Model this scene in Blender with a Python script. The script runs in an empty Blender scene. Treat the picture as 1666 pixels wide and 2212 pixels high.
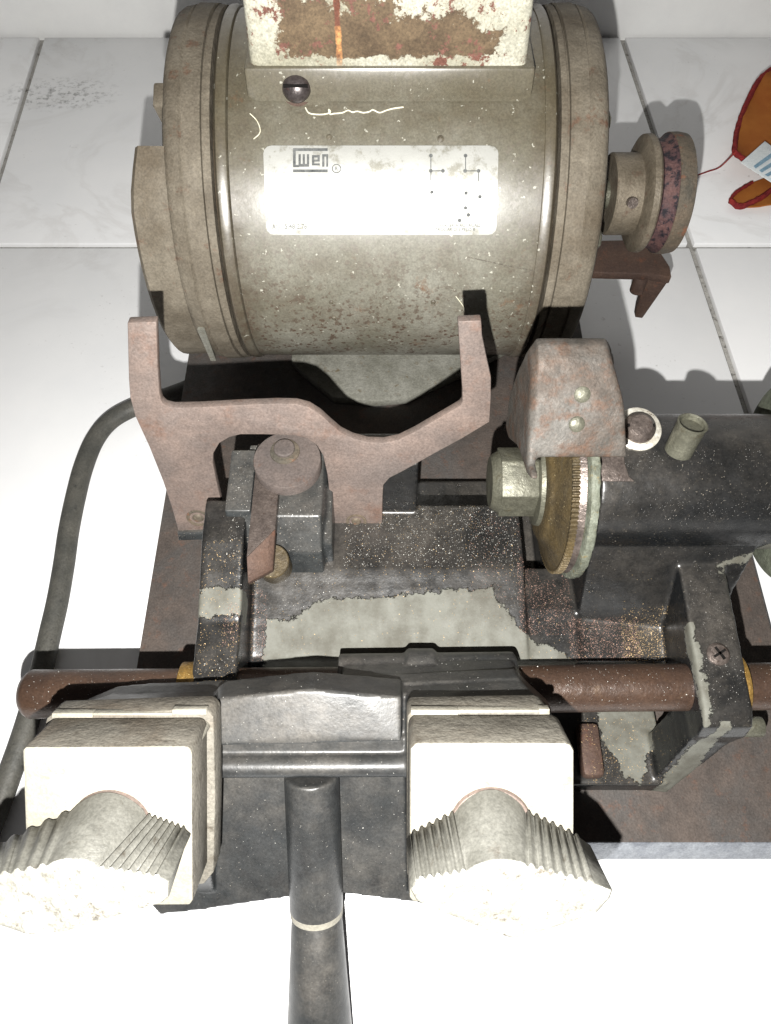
import bpy, bmesh, math, random
import numpy as np
from mathutils import Vector, Matrix
R_ = math.radians
random.seed(7)
scene = bpy.context.scene
COL = scene.collection

# ------------------------------------------------------------------ camera
CAM = Vector((0.0, 0.0, 0.40))
PITCH = 60.0                      # degrees below the horizon
F, U0, V0 = 1671.0, 833.0, 1106.0  # focal length and centre, in units of a 1666 wide picture
camd = bpy.data.cameras.new('camera')
camo = bpy.data.objects.new('camera', camd); COL.objects.link(camo)
camo.location = CAM
camo.rotation_euler = (R_(90 - PITCH), 0, 0)
camd.sensor_fit = 'HORIZONTAL'
camd.angle = 2 * math.atan(833.0 / F)
camd.clip_start = 0.01; camd.clip_end = 50
scene.camera = camo
DV = Vector((0, math.cos(R_(PITCH)), -math.sin(R_(PITCH))))
UP = Vector((0, math.sin(R_(PITCH)), math.cos(R_(PITCH))))

# ------------------------------------------------------------------ light: dim room + the phone's flash just under the lens
world = bpy.data.worlds.new('World'); scene.world = world; world.use_nodes = True
bg = world.node_tree.nodes['Background']
bg.inputs[0].default_value = (0.86, 0.84, 0.88, 1); bg.inputs[1].default_value = 0.052
ld = bpy.data.lights.new('phone_flash', 'POINT')
ld.energy = 18.5; ld.color = (1.0, 0.985, 0.955); ld.shadow_soft_size = 0.0018
lo = bpy.data.objects.new('phone_flash', ld); COL.objects.link(lo)
lo.location = CAM + Vector((-0.009, 0, 0)) + UP * -0.045
scene.view_settings.view_transform = 'Standard'
scene.view_settings.look = 'None'
scene.view_settings.exposure = 0.0
scene.view_settings.gamma = 1.0
scene.view_settings.use_curve_mapping = False
scene.cycles.max_bounces = 6

# ------------------------------------------------------------------ measuring helpers: a direction in the view, met with a real plane
def ray(u, v):
    return DV + Vector(((u - U0) / F, 0, 0)) + UP * ((V0 - v) / F)
def onz(u, v, z):
    r = ray(u, v); return CAM + r * ((z - CAM.z) / r.z)
def ony(u, v, y):
    r = ray(u, v); return CAM + r * ((y - CAM.y) / r.y)
def onx(u, v, x):
    r = ray(u, v); return CAM + r * (x / r.x)
def onp(u, v, p, n):
    r = ray(u, v); return CAM + r * ((p - CAM).dot(n) / r.dot(n))

# ------------------------------------------------------------------ mesh helpers
def nb(): return bmesh.new()
def face(bm, vs):
    try: return bm.faces.new(vs)
    except ValueError: return None
def box(bm, x0, x1, y0, y1, z0, z1):
    v = [bm.verts.new(p) for p in ((x0,y0,z0),(x1,y0,z0),(x1,y1,z0),(x0,y1,z0),(x0,y0,z1),(x1,y0,z1),(x1,y1,z1),(x0,y1,z1))]
    for q in ((0,3,2,1),(4,5,6,7),(0,1,5,4),(1,2,6,5),(2,3,7,6),(3,0,4,7)): face(bm, [v[i] for i in q])
    return bm
def prism(bm, pts, vec, taper=1.0):
    pts = [Vector(p) for p in pts]; vec = Vector(vec)
    c = sum(pts, Vector()) / len(pts)
    a = [bm.verts.new(p) for p in pts]
    b = [bm.verts.new(c + (p - c) * taper + vec) for p in pts]
    n = len(a); face(bm, a); face(bm, b[::-1])
    for i in range(n): face(bm, [a[i], b[i], b[(i+1) % n], a[(i+1) % n]])
    return bm
def hull(bm, pts):
    vs = [bm.verts.new(p) for p in pts]
    r = bmesh.ops.convex_hull(bm, input=vs)
    bad = [g for g in r['geom_interior'] if isinstance(g, bmesh.types.BMVert)]
    if bad: bmesh.ops.delete(bm, geom=list(set(bad)), context='VERTS')
    return bm
def basis(d):
    d = Vector(d).normalized()
    a = Vector((0,0,1)) if abs(d.z) < .9 else Vector((0,1,0))
    x = d.cross(a).normalized(); return x, d.cross(x).normalized(), d
def lathe(bm, p0, d, prof, n=48, caps=True, a0=0.0, a1=None):
    """prof: (distance along d, radius); closed solid of revolution (or a sector)"""
    x, y, d = basis(d); p0 = Vector(p0); rings = []
    full = a1 is None
    m = n if full else n + 1
    for s, r in prof:
        ring = []
        for k in range(m):
            t = 2*math.pi*k/n if full else a0 + (a1-a0)*k/n
            ring.append(bm.verts.new(p0 + d*s + (x*math.cos(t) + y*math.sin(t))*r))
        rings.append(ring)
    for i in range(len(rings)-1):
        for k in range(n):
            k2 = (k+1) % m
            face(bm, [rings[i][k], rings[i][k2], rings[i+1][k2], rings[i+1][k]])
    if caps and full:
        face(bm, rings[0][::-1]); face(bm, rings[-1])
    return bm
def cyl(bm, p0, p1, r0, r1=None, n=32):
    p0, p1 = Vector(p0), Vector(p1)
    return lathe(bm, p0, p1-p0, [(0, r0), ((p1-p0).length, r0 if r1 is None else r1)], n)
def tube(bm, pts, r, n=10, flat=1.0):
    pts = [Vector(p) for p in pts]; rings = []
    for i, p in enumerate(pts):
        d = (pts[min(i+1, len(pts)-1)] - pts[max(i-1, 0)]).normalized()
        a = d.cross(Vector((0,0,1))).normalized(); b = a.cross(d).normalized()
        rings.append([bm.verts.new(p + a*math.cos(2*math.pi*k/n)*r + b*math.sin(2*math.pi*k/n)*r*flat) for k in range(n)])
    for i in range(len(rings)-1):
        for k in range(n): face(bm, [rings[i][k], rings[i][(k+1)%n], rings[i+1][(k+1)%n], rings[i+1][k]])
    face(bm, rings[0][::-1]); face(bm, rings[-1]); return bm
def spline(pts, m=8):
    pts = [Vector(p) for p in pts]; out = []
    for i in range(len(pts)-1):
        p0, p1, p2, p3 = pts[max(i-1,0)], pts[i], pts[i+1], pts[min(i+2,len(pts)-1)]
        for k in range(m):
            t = k/m
            out.append(.5*((2*p1)+(p2-p0)*t+(2*p0-5*p1+4*p2-p3)*t*t+(3*p1-p0-3*p2+p3)*t**3))
    out.append(pts[-1]); return out
def bevel(bm, w, seg=2, ang=30):
    bmesh.ops.recalc_face_normals(bm, faces=bm.faces)
    es = [e for e in bm.edges if len(e.link_faces) == 2 and e.calc_face_angle(0) > R_(ang)]
    if es: bmesh.ops.bevel(bm, geom=es, offset=w, segments=seg, profile=.5, affect='EDGES', clamp_overlap=True)
    return bm
def link(name, me, mat, parent):
    o = bpy.data.objects.new(name, me); COL.objects.link(o)
    if mat is not None and not me.materials: me.materials.append(mat)
    if parent is not None:
        o.parent = parent
        o.matrix_parent_inverse = Matrix.Translation(-root_loc(parent))
    return o
def root_loc(p):
    q = Vector((0,0,0))
    while p is not None:
        if p.type == 'EMPTY': q = q + p.location
        p = p.parent
    return q
def obj(name, bm, mat, parent=None, label=None, bev=None, ang=38, seg=2):
    if bev: bevel(bm, bev, seg)
    bmesh.ops.recalc_face_normals(bm, faces=bm.faces)
    for f in bm.faces: f.smooth = True
    for e in bm.edges:
        if len(e.link_faces) == 2 and e.calc_face_angle(0) > R_(ang): e.smooth = False
    me = bpy.data.meshes.new(name); bm.to_mesh(me); bm.free()
    if parent is not None and parent.type == 'MESH':   # sub-part: its grandparent empty already carries the offset
        o = bpy.data.objects.new(name, me); COL.objects.link(o); me.materials.append(mat); o.parent = parent
    else:
        o = link(name, me, mat, parent)
    if label: o['label'] = label
    return o
def cast(name, bm, mat, parent, voxel=.001, smooth=6, attr=None, label=None, rough=0.0):
    """a rough casting: overlapping solids fused into one skin with soft fillets"""
    bmesh.ops.recalc_face_normals(bm, faces=bm.faces)
    me = bpy.data.meshes.new(name); bm.to_mesh(me); bm.free()
    tmp = bpy.data.objects.new('tmp', me); COL.objects.link(tmp)
    m = tmp.modifiers.new('r', 'REMESH'); m.mode = 'VOXEL'; m.voxel_size = voxel; m.use_smooth_shade = True
    s = tmp.modifiers.new('s', 'SMOOTH'); s.factor = .5; s.iterations = smooth
    dg = bpy.context.evaluated_depsgraph_get()
    out = bpy.data.meshes.new_from_object(tmp.evaluated_get(dg), depsgraph=dg)
    bpy.data.objects.remove(tmp); out.name = name
    n = len(out.vertices); co = np.empty(n*3, np.float32); out.vertices.foreach_get('co', co); co = co.reshape(-1, 3)
    if rough:
        no = np.empty(n*3, np.float32); out.vertex_normals.foreach_get('vector', no); no = no.reshape(-1, 3)
        w = sum(np.sin(co[:, a]*f + co[:, (a+1) % 3]*f*.7 + ph) for a, f, ph in ((0, 610, .3), (1, 830, 1.1), (2, 970, 2.2), (0, 350, .5), (1, 270, 2.)))
        co = co + no*(w*rough/5)[:, None]; out.vertices.foreach_set('co', co.astype(np.float32).ravel())
    for k, fn in (attr or {}).items():
        a = out.attributes.new(k, 'FLOAT', 'POINT'); a.data.foreach_set('value', fn(co).astype(np.float32))
    out.materials.clear(); out.materials.append(mat)
    out.polygons.foreach_set('use_smooth', [True]*len(out.polygons)); out.update()
    o = link(name, out, mat, parent)
    if label: o['label'] = label
    return o
def thing(name, label, cat, loc=(0,0,0), group=None):
    o = bpy.data.objects.new(name, None); COL.objects.link(o); o.location = loc
    o.empty_display_size = .02
    o['label'] = label; o['category'] = cat
    if group: o['group'] = group
    return o
def tag(o, label, cat, kind=None):
    if label: o['label'] = label
    if cat: o['category'] = cat
    if kind: o['kind'] = kind
    return o
def sdf2(q, poly):
    """signed distance (negative inside) of 2-D points to a polygon, metres"""
    poly = np.array(poly, float); n = len(poly)
    d = np.full(len(q), 1e9); ins = np.zeros(len(q), bool)
    for i in range(n):
        a, b = poly[i], poly[(i+1) % n]; e = b - a; w = q - a
        t = np.clip((w @ e)/(e @ e + 1e-12), 0, 1); c = w - t[:, None]*e
        d = np.minimum(d, (c**2).sum(1))
        cond = ((a[1] > q[:, 1]) != (b[1] > q[:, 1]))
        x = a[0] + (q[:, 1]-a[1])*(b[0]-a[0])/((b[1]-a[1]) + 1e-12)
        ins ^= cond & (q[:, 0] < x)
    d = np.sqrt(d); return np.where(ins, -d, d)

# ------------------------------------------------------------------ materials
def lin(r, g, b):
    f = lambda c: (c/255/12.92) if c/255 <= .04045 else ((c/255+.055)/1.055)**2.4
    return (f(r), f(g), f(b), 1)
class NT:
    def __init__(s, name):
        s.m = bpy.data.materials.new(name); s.m.use_nodes = True; s.t = s.m.node_tree; s.n = s.t.nodes
        s.b = s.n['Principled BSDF']; s.tc = s.n.new('ShaderNodeTexCoord')
    def node(s, t, **k):
        x = s.n.new(t)
        for a, b in k.items(): setattr(x, a, b)
        return x
    def l(s, a, b): s.t.links.new(a, b)
    def noise(s, scale, det=5, rough=.6, dist=0, vec=None, lac=2.0):
        x = s.node('ShaderNodeTexNoise'); x.inputs['Scale'].default_value = scale; x.inputs['Detail'].default_value = det
        x.inputs['Roughness'].default_value = rough; x.inputs['Distortion'].default_value = dist
        s.l(vec or s.tc.outputs['Object'], x.inputs['Vector']); return x.outputs['Fac']
    def vor(s, scale, feat='F1', rnd=1, vec=None, out='Distance'):
        x = s.node('ShaderNodeTexVoronoi', feature=feat); x.inputs['Scale'].default_value = scale; x.inputs['Randomness'].default_value = rnd
        s.l(vec or s.tc.outputs['Object'], x.inputs['Vector']); return x.outputs[out]
    def ramp(s, fac, a, b, ca=(0,0,0,1), cb=(1,1,1,1), interp='LINEAR'):
        x = s.node('ShaderNodeValToRGB'); e = x.color_ramp.elements; x.color_ramp.interpolation = interp
        e[0].position = a; e[0].color = ca; e[1].position = b; e[1].color = cb; s.l(fac, x.inputs[0]); return x.outputs[0]
    def mix(s, fac, a, b, mode='MIX'):
        x = s.node('ShaderNodeMix', data_type='RGBA', blend_type=mode)
        for i, v in ((0, fac), (6, a), (7, b)):
            if hasattr(v, 'is_linked'): s.l(v, x.inputs[i])
            else: x.inputs[i].default_value = v
        return x.outputs[2]
    def math(s, op, a, b=0.0, clamp=False):
        x = s.node('ShaderNodeMath', operation=op, use_clamp=clamp)
        for i, v in ((0, a), (1, b)):
            if hasattr(v, 'is_linked'): s.l(v, x.inputs[i])
            else: x.inputs[i].default_value = v
        return x.outputs[0]
    def attr(s, name):
        x = s.node('ShaderNodeAttribute', attribute_name=name); return x.outputs['Fac']
    def xyz(s):
        x = s.node('ShaderNodeSeparateXYZ'); s.l(s.tc.outputs['Object'], x.inputs[0]); return x.outputs
    def grain(s, col, k):
        a = s.ramp(s.noise(1000, 3, .6), .30, .70); b = s.ramp(s.noise(330, 6, .75), .32, .68)
        return s.mix(k*.65, s.mix(k*.30, col, b, 'OVERLAY'), a, 'OVERLAY')
    def bump(s, h, strength, dist=.0006, prev=None):
        x = s.node('ShaderNodeBump'); x.inputs['Strength'].default_value = strength; x.inputs['Distance'].default_value = dist
        s.l(h, x.inputs['Height'])
        if prev: s.l(prev, x.inputs['Normal'])
        return x.outputs[0]
    def done(s, col=None, rough=None, metal=None, nrm=None, spec=None):
        for k, v in (('Base Color', col), ('Roughness', rough), ('Metallic', metal), ('Normal', nrm), ('Specular IOR Level', spec)):
            if v is None: continue
            if hasattr(v, 'is_linked'): s.l(v, s.b.inputs[k])
            else: s.b.inputs[k].default_value = v
        return s.m

def worn(name, c1, c2, scale=45, c3=None, s3=130, t3=(.56, .66), rough=(.45, .75), metal=0.0, bmp=.35, bscale=900,
         grit=None, gscale=1600, gthr=(.70, .74), chip=None, chipamp=.004, chipc2=None, dust=None, dustamt=.5, spec=.4, stain=None, st=(.58, .7), grain=.34):
    """paint or metal with two tones, spots (c3), pale grit flecks, and chipped-off areas read from the 'chip' distance attribute"""
    m = NT(name)
    col = m.mix(m.ramp(m.noise(scale, 9, .68), .36, .64), c1, c2)
    if stain: col = m.mix(m.math('MULTIPLY', m.ramp(m.noise(scale*.35, 6, .6, .8), *st), .75), col, stain)
    if c3: col = m.mix(m.ramp(m.noise(s3, 6, .7), *t3), col, c3)
    if dust:
        g = m.node('ShaderNodeNewGeometry'); sp = m.node('ShaderNodeSeparateXYZ'); m.l(g.outputs['Normal'], sp.inputs[0])
        d = m.math('MULTIPLY', m.ramp(m.noise(scale*2.2, 10, .8), .22, .80), dustamt)
        d = m.math('MULTIPLY', d, m.math('ADD', .25, m.math('MULTIPLY', m.ramp(m.noise(17, 5, .6), .40, .62), .75))); d = m.math('MULTIPLY', d, m.ramp(sp.outputs[2], .1, .9)); col = m.mix(d, col, dust)
    col = m.grain(col, grain)
    r = m.math('ADD', rough[0], m.math('MULTIPLY', m.ramp(m.noise(scale*2.3, 8, .7), .3, .7), rough[1]-rough[0]))
    h = m.noise(bscale, 4, .6); hb = m.noise(bscale*.22, 4, .6)
    nrm = m.bump(hb, bmp*.9, .0016); nrm = m.bump(h, bmp, .0006, nrm)
    mt = metal
    if chip:
        wob = m.math('ADD', m.math('MULTIPLY', m.math('SUBTRACT', m.noise(95, 9, .72), .5), chipamp*4), m.attr('chip'))
        k = m.ramp(m.math('ADD', m.math('MULTIPLY', wob, 400), .5), .40, .60)
        cc = m.mix(m.ramp(m.noise(70, 8, .7), .4, .62), chip, chipc2 or chip)
        inv = m.math('SUBTRACT', 1.0, k)
        col = m.mix(inv, col, cc)
        r = m.math('ADD', r, m.math('MULTIPLY', inv, .4), True)
        nrm = m.bump(k, 1.0, .0008, nrm)
    if grit:
        f = m.ramp(m.noise(gscale, 2, .5), *gthr)
        patch = m.ramp(m.noise(38, 5, .6), .38, .62)
        f = m.math('MULTIPLY', f, patch)
        col = m.mix(f, col, grit); r = m.math('SUBTRACT', r, m.math('MULTIPLY', f, .3), True)
        nrm = m.bump(f, .5, .0005, nrm)
    return m.done(col, r, mt, nrm, spec)

M = {}
def mats():
    # white ceramic floor tile with faint veins and soot specks
    m = NT('white_tile'); t = m.noise(7, 8, .6, 1.6)
    vein = m.ramp(m.math('ABSOLUTE', m.math('SUBTRACT', t, .5)), .0, .05, (1,1,1,1), (0,0,0,1))
    veinm = m.math('MULTIPLY', vein, m.math('MULTIPLY', m.ramp(m.noise(5, 3), .50, .72), .30))
    col = m.mix(m.ramp(m.noise(10, 6), .35, .7), lin(240, 240, 240), lin(231, 232, 233))
    col = m.mix(veinm, col, lin(158, 150, 142))
    d = m.math('MULTIPLY', m.ramp(m.noise(260, 4, .6), .63, .70), m.ramp(m.noise(9, 4), .50, .68))
    x = m.xyz(); dx = m.math('DIVIDE', m.math('ADD', x[0], .283), .045); dy = m.math('DIVIDE', m.math('SUBTRACT', x[1], .650), .022)
    q = m.math('ADD', m.math('MULTIPLY', dx, dx), m.math('MULTIPLY', dy, dy))
    soot = m.math('MULTIPLY', m.ramp(m.math('MULTIPLY', q, .5), .05, .8, (1,1,1,1), (0,0,0,1)), m.ramp(m.noise(170, 6, .7), .50, .64))
    col = m.mix(m.math('MULTIPLY', d, .4), col, lin(120, 112, 104)); col = m.mix(m.math('MULTIPLY', soot, .75), col, lin(70, 66, 62))
    M['tile'] = m.done(col, m.math('ADD', .22, m.math('MULTIPLY', m.noise(30, 4), .2)), 0, m.bump(m.noise(60, 3), .08, .001), .35)
    M['grout'] = worn('grout', lin(140, 138, 134), lin(165, 163, 158), 90, lin(70, 66, 60), 210, (.56, .66), (.8, .95), spec=.1)
    M['wall'] = worn('white_wall', lin(238, 238, 236), lin(230, 230, 229), 12, bmp=.03, rough=(.3, .45), spec=.3, grain=.05)
    # motor paint: grey-green enamel, oily grime and rust flecks
    m = NT('motor_enamel'); x = m.xyz()
    col = m.mix(m.ramp(m.noise(26, 8, .65), .36, .64), lin(124, 122, 112), lin(102, 99, 87))
    col = m.mix(m.math('MULTIPLY', m.ramp(m.noise(60, 9, .75), .46, .62), .45), col, lin(88, 80, 68))
    low = m.ramp(x[2], .06, .16, (1,1,1,1), (0,0,0,1))
    fl = m.math('MULTIPLY', m.ramp(m.noise(300, 5, .65), .560, .60), m.math('ADD', .30, m.math('MULTIPLY', low, .75)))
    fl = m.math('MULTIPLY', fl, m.ramp(m.noise(34, 5), .30, .52))
    vd = m.ramp(m.math('ADD', m.vor(250), m.math('MULTIPLY', m.math('SUBTRACT', m.noise(900, 3), .5), .5)), .20, .28, (1,1,1,1), (0,0,0,1)); vd = m.math('MULTIPLY', vd, m.ramp(m.noise(60, 4), .38, .52))
    vd = m.math('MULTIPLY', vd, m.ramp(x[2], .095, .17, (1,1,1,1), (0,0,0,1)))
    fl = m.math('MAXIMUM', fl, vd)
    col = m.mix(fl, col, lin(64, 44, 28))
    edge = m.math('MULTIPLY', m.ramp(m.math('ADD', m.math('ABSOLUTE', x[0]), m.math('MULTIPLY', m.math('SUBTRACT', m.noise(55, 7, .7), .5), .05)), .056, .075), .75)
    col = m.mix(edge, col, lin(66, 56, 43))
    topg = m.math('MULTIPLY', m.ramp(m.math('ADD', x[2], m.math('MULTIPLY', m.math('SUBTRACT', m.noise(45, 7, .7), .5), .08)), .155, .20), .65)
    col = m.mix(topg, col, lin(78, 71, 54))
    rr = m.math('MULTIPLY', m.ramp(m.noise(48, 8, .7), .62, .72), .8); col = m.mix(rr, col, lin(104, 74, 52))
    lt = m.ramp(m.noise(420, 3, .5), .68, .72); col = m.mix(m.math('MULTIPLY', lt, .5), col, lin(205, 204, 190))
    col = m.grain(col, .30)
    rg = m.math('ADD', .27, m.math('MULTIPLY', m.ramp(m.noise(60, 7, .7), .3, .7), .13)); rg = m.math('ADD', rg, m.math('MULTIPLY', fl, .3))
    nr = m.bump(m.noise(700, 4), .035, .0005); nr = m.bump(m.noise(130, 4), .06, .001, nr); nr = m.bump(fl, -.4, .0004, nr)
    M['enamel'] = m.done(col, rg, 0, nr, 1.0)
    M['bell'] = worn('motor_end_casting', lin(110, 103, 91), lin(84, 77, 66), 40, lin(88, 64, 50), 90, (.60, .72), (.6, .85), bmp=.45, bscale=700, spec=.25, stain=lin(80, 70, 56), st=(.52, .72))
    M['gap'] = worn('groove_dirt', lin(74, 62, 50), lin(96, 82, 66), 90, rough=(.7, .9), spec=.15)
    # terminal box: white paint flaked off brown primer
    m = NT('flaked_box_paint'); x = m.xyz()
    wcol = m.mix(m.ramp(m.noise(30, 8, .65), .4, .62), lin(176, 174, 160), lin(146, 143, 126))
    bx = m.math('MAXIMUM', m.math('DIVIDE', m.math('ABSOLUTE', m.math('SUBTRACT', x[0], .0035)), .0465),
                m.math('DIVIDE', m.math('ABSOLUTE', m.math('SUBTRACT', x[2], .228)), .0150))
    wob = m.math('ADD', bx, m.math('MULTIPLY', m.math('SUBTRACT', m.noise(85, 10, .75), .5), 1.0))
    inside = m.ramp(wob, .97, 1.0, (1,1,1,1), (0,0,0,1))
    left = m.math('ADD', m.math('MULTIPLY', x[0], 2.5), m.math('MULTIPLY', m.math('SUBTRACT', x[2], .230), 14))
    wf = m.ramp(m.math('ADD', m.noise(72, 10, .78), m.math('MINIMUM', m.math('MAXIMUM', left, -.16), .16)), .57, .585)
    inside = m.math('MULTIPLY', inside, m.math('SUBTRACT', 1.0, m.math('MULTIPLY', wf, .95)))
    pr = m.mix(m.ramp(m.noise(90, 7, .7), .38, .62), lin(78, 64, 48), lin(100, 84, 64))
    pr = m.mix(m.ramp(m.noise(60, 6, .7), .60, .64), pr, lin(98, 66, 56))
    sx = m.math('DIVIDE', m.math('ADD', x[0], .0195), .0016)
    streak = m.math('MULTIPLY', m.ramp(m.math('MULTIPLY', m.math('ADD', m.math('MULTIPLY', sx, sx), m.math('MULTIPLY', m.noise(150, 6, .7), 2.2)), .25), .34, .46, (1,1,1,1), (0,0,0,1)), m.ramp(x[2], .209, .2125))
    col = m.mix(inside, wcol, pr); col = m.mix(m.ramp(m.noise(120, 7, .75), .585, .605), col, lin(106, 72, 62))
    col = m.mix(streak, col, m.mix(m.ramp(m.noise(80, 5), .45, .55), lin(178, 130, 82), lin(98, 60, 46)))
    col = m.grain(col, .45); nr = m.bump(inside, -.7, .0005); nr = m.bump(m.noise(500, 4), .15, .0005, nr)
    M['boxpaint'] = m.done(col, m.math('ADD', .38, m.math('MULTIPLY', inside, .35)), 0, nr, .45)
    # nameplate
    m = NT('nameplate_aluminium'); col = m.mix(m.ramp(m.noise(160, 8, .7), .52, .64), lin(160, 160, 155), lin(128, 126, 116))
    M['plate'] = m.done(col, m.math('ADD', .26, m.math('MULTIPLY', m.noise(90, 5), .2)), .25, m.bump(m.noise(900, 3), .05, .0004), .6)
    M['ink'] = worn('grey_print', lin(74, 76, 76), lin(96, 97, 96), 300, rough=(.5, .7), spec=.2)
    M['scratch'] = worn('pale_scratch', lin(226, 222, 200), lin(205, 200, 176), 300)
    M['hole'] = worn('dark_rivet', lin(70, 64, 54), lin(98, 92, 78), 400, rough=(.4, .6))
    M['dome'] = worn('oiled_screw', lin(84, 78, 76), lin(58, 52, 52), 240, lin(96, 60, 52), 300, (.60, .68), (.24, .42), .45, bmp=.15)
    # rusted flat steel of the gauge bracket
    M['rustplate'] = worn('pink_rust_steel', lin(120, 105, 97), lin(99, 89, 84), 42, lin(108, 84, 72), 70, (.56, .78), (.45, .7), .15, .18, 800, lin(190, 182, 170), 1900, (.73, .76), spec=.35, stain=lin(104, 96, 92), st=(.52, .72))
    M['rust'] = worn('brown_rust_steel', lin(80, 62, 52), lin(64, 50, 44), 50, lin(92, 62, 48), 120, (.58, .7), (.55, .8), .25, .4, 700, spec=.3)
    M['hood'] = worn('hood_rust', lin(78, 68, 60), lin(62, 58, 53), 90, lin(82, 60, 46), 130, (.50, .70), (.5, .8), .2, .4, 800, spec=.35, stain=lin(92, 90, 86), st=(.46, .66))
    M['hoodside'] = worn('hood_cheek', lin(104, 92, 78), lin(76, 72, 64), 60, lin(120, 76, 54), 130, (.55, .68), (.55, .8), .2, .5, 600, spec=.3)
    M['base'] = worn('base_plate_steel', lin(86, 77, 71), lin(70, 64, 60), 60, lin(94, 70, 58), 170, (.56, .76), (.55, .8), .1, .4, 600, lin(150, 140, 128), 1500, (.73, .77), spec=.3, stain=lin(74, 72, 70), st=(.46, .6))
    M['edge'] = worn('sawn_edge', lin(150, 154, 160), lin(118, 122, 130), 120, rough=(.3, .5), metal=.5)
    blk = dict(rough=(.22, .40), bmp=.10, bscale=800, spec=.55, dust=lin(122, 115, 106))
    M['black'] = worn('black_enamel_chipped', lin(8, 10, 12), lin(17, 19, 21), 60, lin(46, 43, 38), 260, (.60, .76), grit=lin(130, 122, 110), gscale=1500, gthr=(.68, .73), chip=lin(98, 98, 90), chipc2=lin(76, 74, 65), dustamt=.42, **blk)
    M['carr'] = worn('grey_dusty_enamel', lin(26, 29, 31), lin(40, 43, 45), 46, lin(13, 15, 19), 60, (.56, .74), grit=lin(176, 168, 154), gscale=1400, gthr=(.72, .76), dustamt=.85, **dict(blk, rough=(.32, .46), spec=.5, bmp=.10, dust=lin(112, 107, 100)))
    M['tracer'] = worn('tracer_enamel', lin(30, 33, 35), lin(50, 53, 54), 50, lin(20, 22, 24), 80, (.58, .7), grit=lin(170, 160, 145), gscale=1400, gthr=(.69, .73), dustamt=.6, **blk)
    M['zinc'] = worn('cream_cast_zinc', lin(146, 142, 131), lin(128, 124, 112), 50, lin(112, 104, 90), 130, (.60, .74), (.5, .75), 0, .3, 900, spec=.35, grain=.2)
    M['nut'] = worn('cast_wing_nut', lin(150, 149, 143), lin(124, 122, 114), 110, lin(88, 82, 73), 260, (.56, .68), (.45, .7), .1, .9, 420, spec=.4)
    M['zincside'] = worn('darker_zinc', lin(116, 112, 103), lin(94, 90, 82), 60, lin(72, 66, 57), 140, (.56, .70), (.55, .8), 0, .5, 800, spec=.3, stain=lin(88, 78, 66), st=(.5, .7))  # darker zinc with brown mottling, for lower jaws and upper jaw sides
    M['nutside'] = worn('darker_wing_nut', lin(106, 105, 99), lin(84, 83, 77), 70, lin(68, 63, 55), 160, (.58, .72), (.4, .6), .1, .25, 800, spec=.45)  # darker than the nut's end face; covers the serrated body
    M['shaft'] = worn('rusty_shaft', lin(68, 51, 40), lin(56, 43, 36), 40, lin(82, 64, 48), 120, (.60, .8), (.28, .5), .2, .25, 900, lin(226, 196, 170), 1500, (.72, .76), spec=.5)
    M['brass'] = worn('dirty_brass', lin(150, 118, 62), lin(112, 90, 52), 90, lin(70, 60, 42), 180, (.56, .7), (.3, .55), .6, .4, 800, lin(230, 206, 150), 1700, (.66, .70))
    M['cutter'] = worn('brass_coated_cutter', lin(84, 71, 46), lin(62, 54, 40), 70, lin(78, 70, 54), 160, (.56, .7), (.4, .65), .3, .45, 900, lin(216, 196, 150), 1500, (.70, .74))
    M['mint'] = worn('mint_grey_flange', lin(112, 116, 104), lin(84, 86, 74), 140, lin(110, 100, 72), 240, (.56, .66), (.5, .8), .1, .6, 800)
    M['nutsteel'] = worn('olive_steel_nut', lin(104, 103, 90), lin(82, 81, 70), 90, lin(82, 76, 58), 150, (.58, .7), (.35, .6), .45, .3, 900, spec=.5)
    M['green'] = worn('grey_green_pulley', lin(104, 108, 94), lin(78, 82, 70), 80, lin(60, 58, 50), 140, (.56, .7), (.5, .8), .1, .5, 600)
    M['pulley'] = worn('stained_pulley', lin(116, 107, 93), lin(88, 80, 67), 70, lin(84, 60, 48), 120, (.56, .7), (.45, .7), .25, .4, 700)
    M['groove'] = worn('rubber_stained_rust', lin(92, 66, 62), lin(58, 42, 46), 110, lin(28, 24, 30), 220, (.50, .58), (.6, .85), .1, .7, 600)
    M['cord'] = worn('grey_rubber_cord', lin(60, 60, 56), lin(78, 76, 70), 60, lin(46, 46, 44), 200, (.58, .7), (.5, .7), bmp=.3)
    M['cap'] = worn('dusty_steel_cap', lin(102, 92, 87), lin(86, 79, 76), 60, lin(94, 74, 64), 140, (.58, .72), (.4, .6), .2, .15, 900, spec=.4)
    M['dark'] = worn('dark_gap', lin(14, 13, 12), lin(20, 18, 17), 200, rough=(.7, .9), spec=.1)
    M['washer'] = worn('bright_washer', lin(205, 202, 192), lin(170, 164, 150), 160, lin(96, 82, 66), 200, (.56, .64), (.3, .5), .4)
    M['screw'] = worn('dull_screw', lin(110, 100, 94), lin(80, 72, 68), 200, lin(70, 56, 48), 300, (.58, .68), (.3, .5), .6)
    m = NT('orange_cloth'); w = m.node('ShaderNodeTexWave'); w.inputs['Scale'].default_value = 420; m.l(m.tc.outputs['Object'], w.inputs['Vector'])
    col = m.mix(m.ramp(m.noise(20, 6), .38, .62), lin(168, 106, 50), lin(146, 84, 40)); col = m.mix(m.math('MULTIPLY', w.outputs['Fac'], .15), col, lin(120, 66, 30))
    M['cloth'] = m.done(col, .9, 0, m.bump(w.outputs['Fac'], .2, .0004), .1)
    M['hem'] = worn('red_hem_stitch', lin(140, 50, 46), lin(108, 38, 42), 200, bmp=.8, bscale=500, rough=(.8, .95), spec=.1)
    M['tagc'] = worn('white_care_tag', lin(222, 226, 226), lin(205, 212, 214), 60, rough=(.7, .9), spec=.1)
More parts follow.
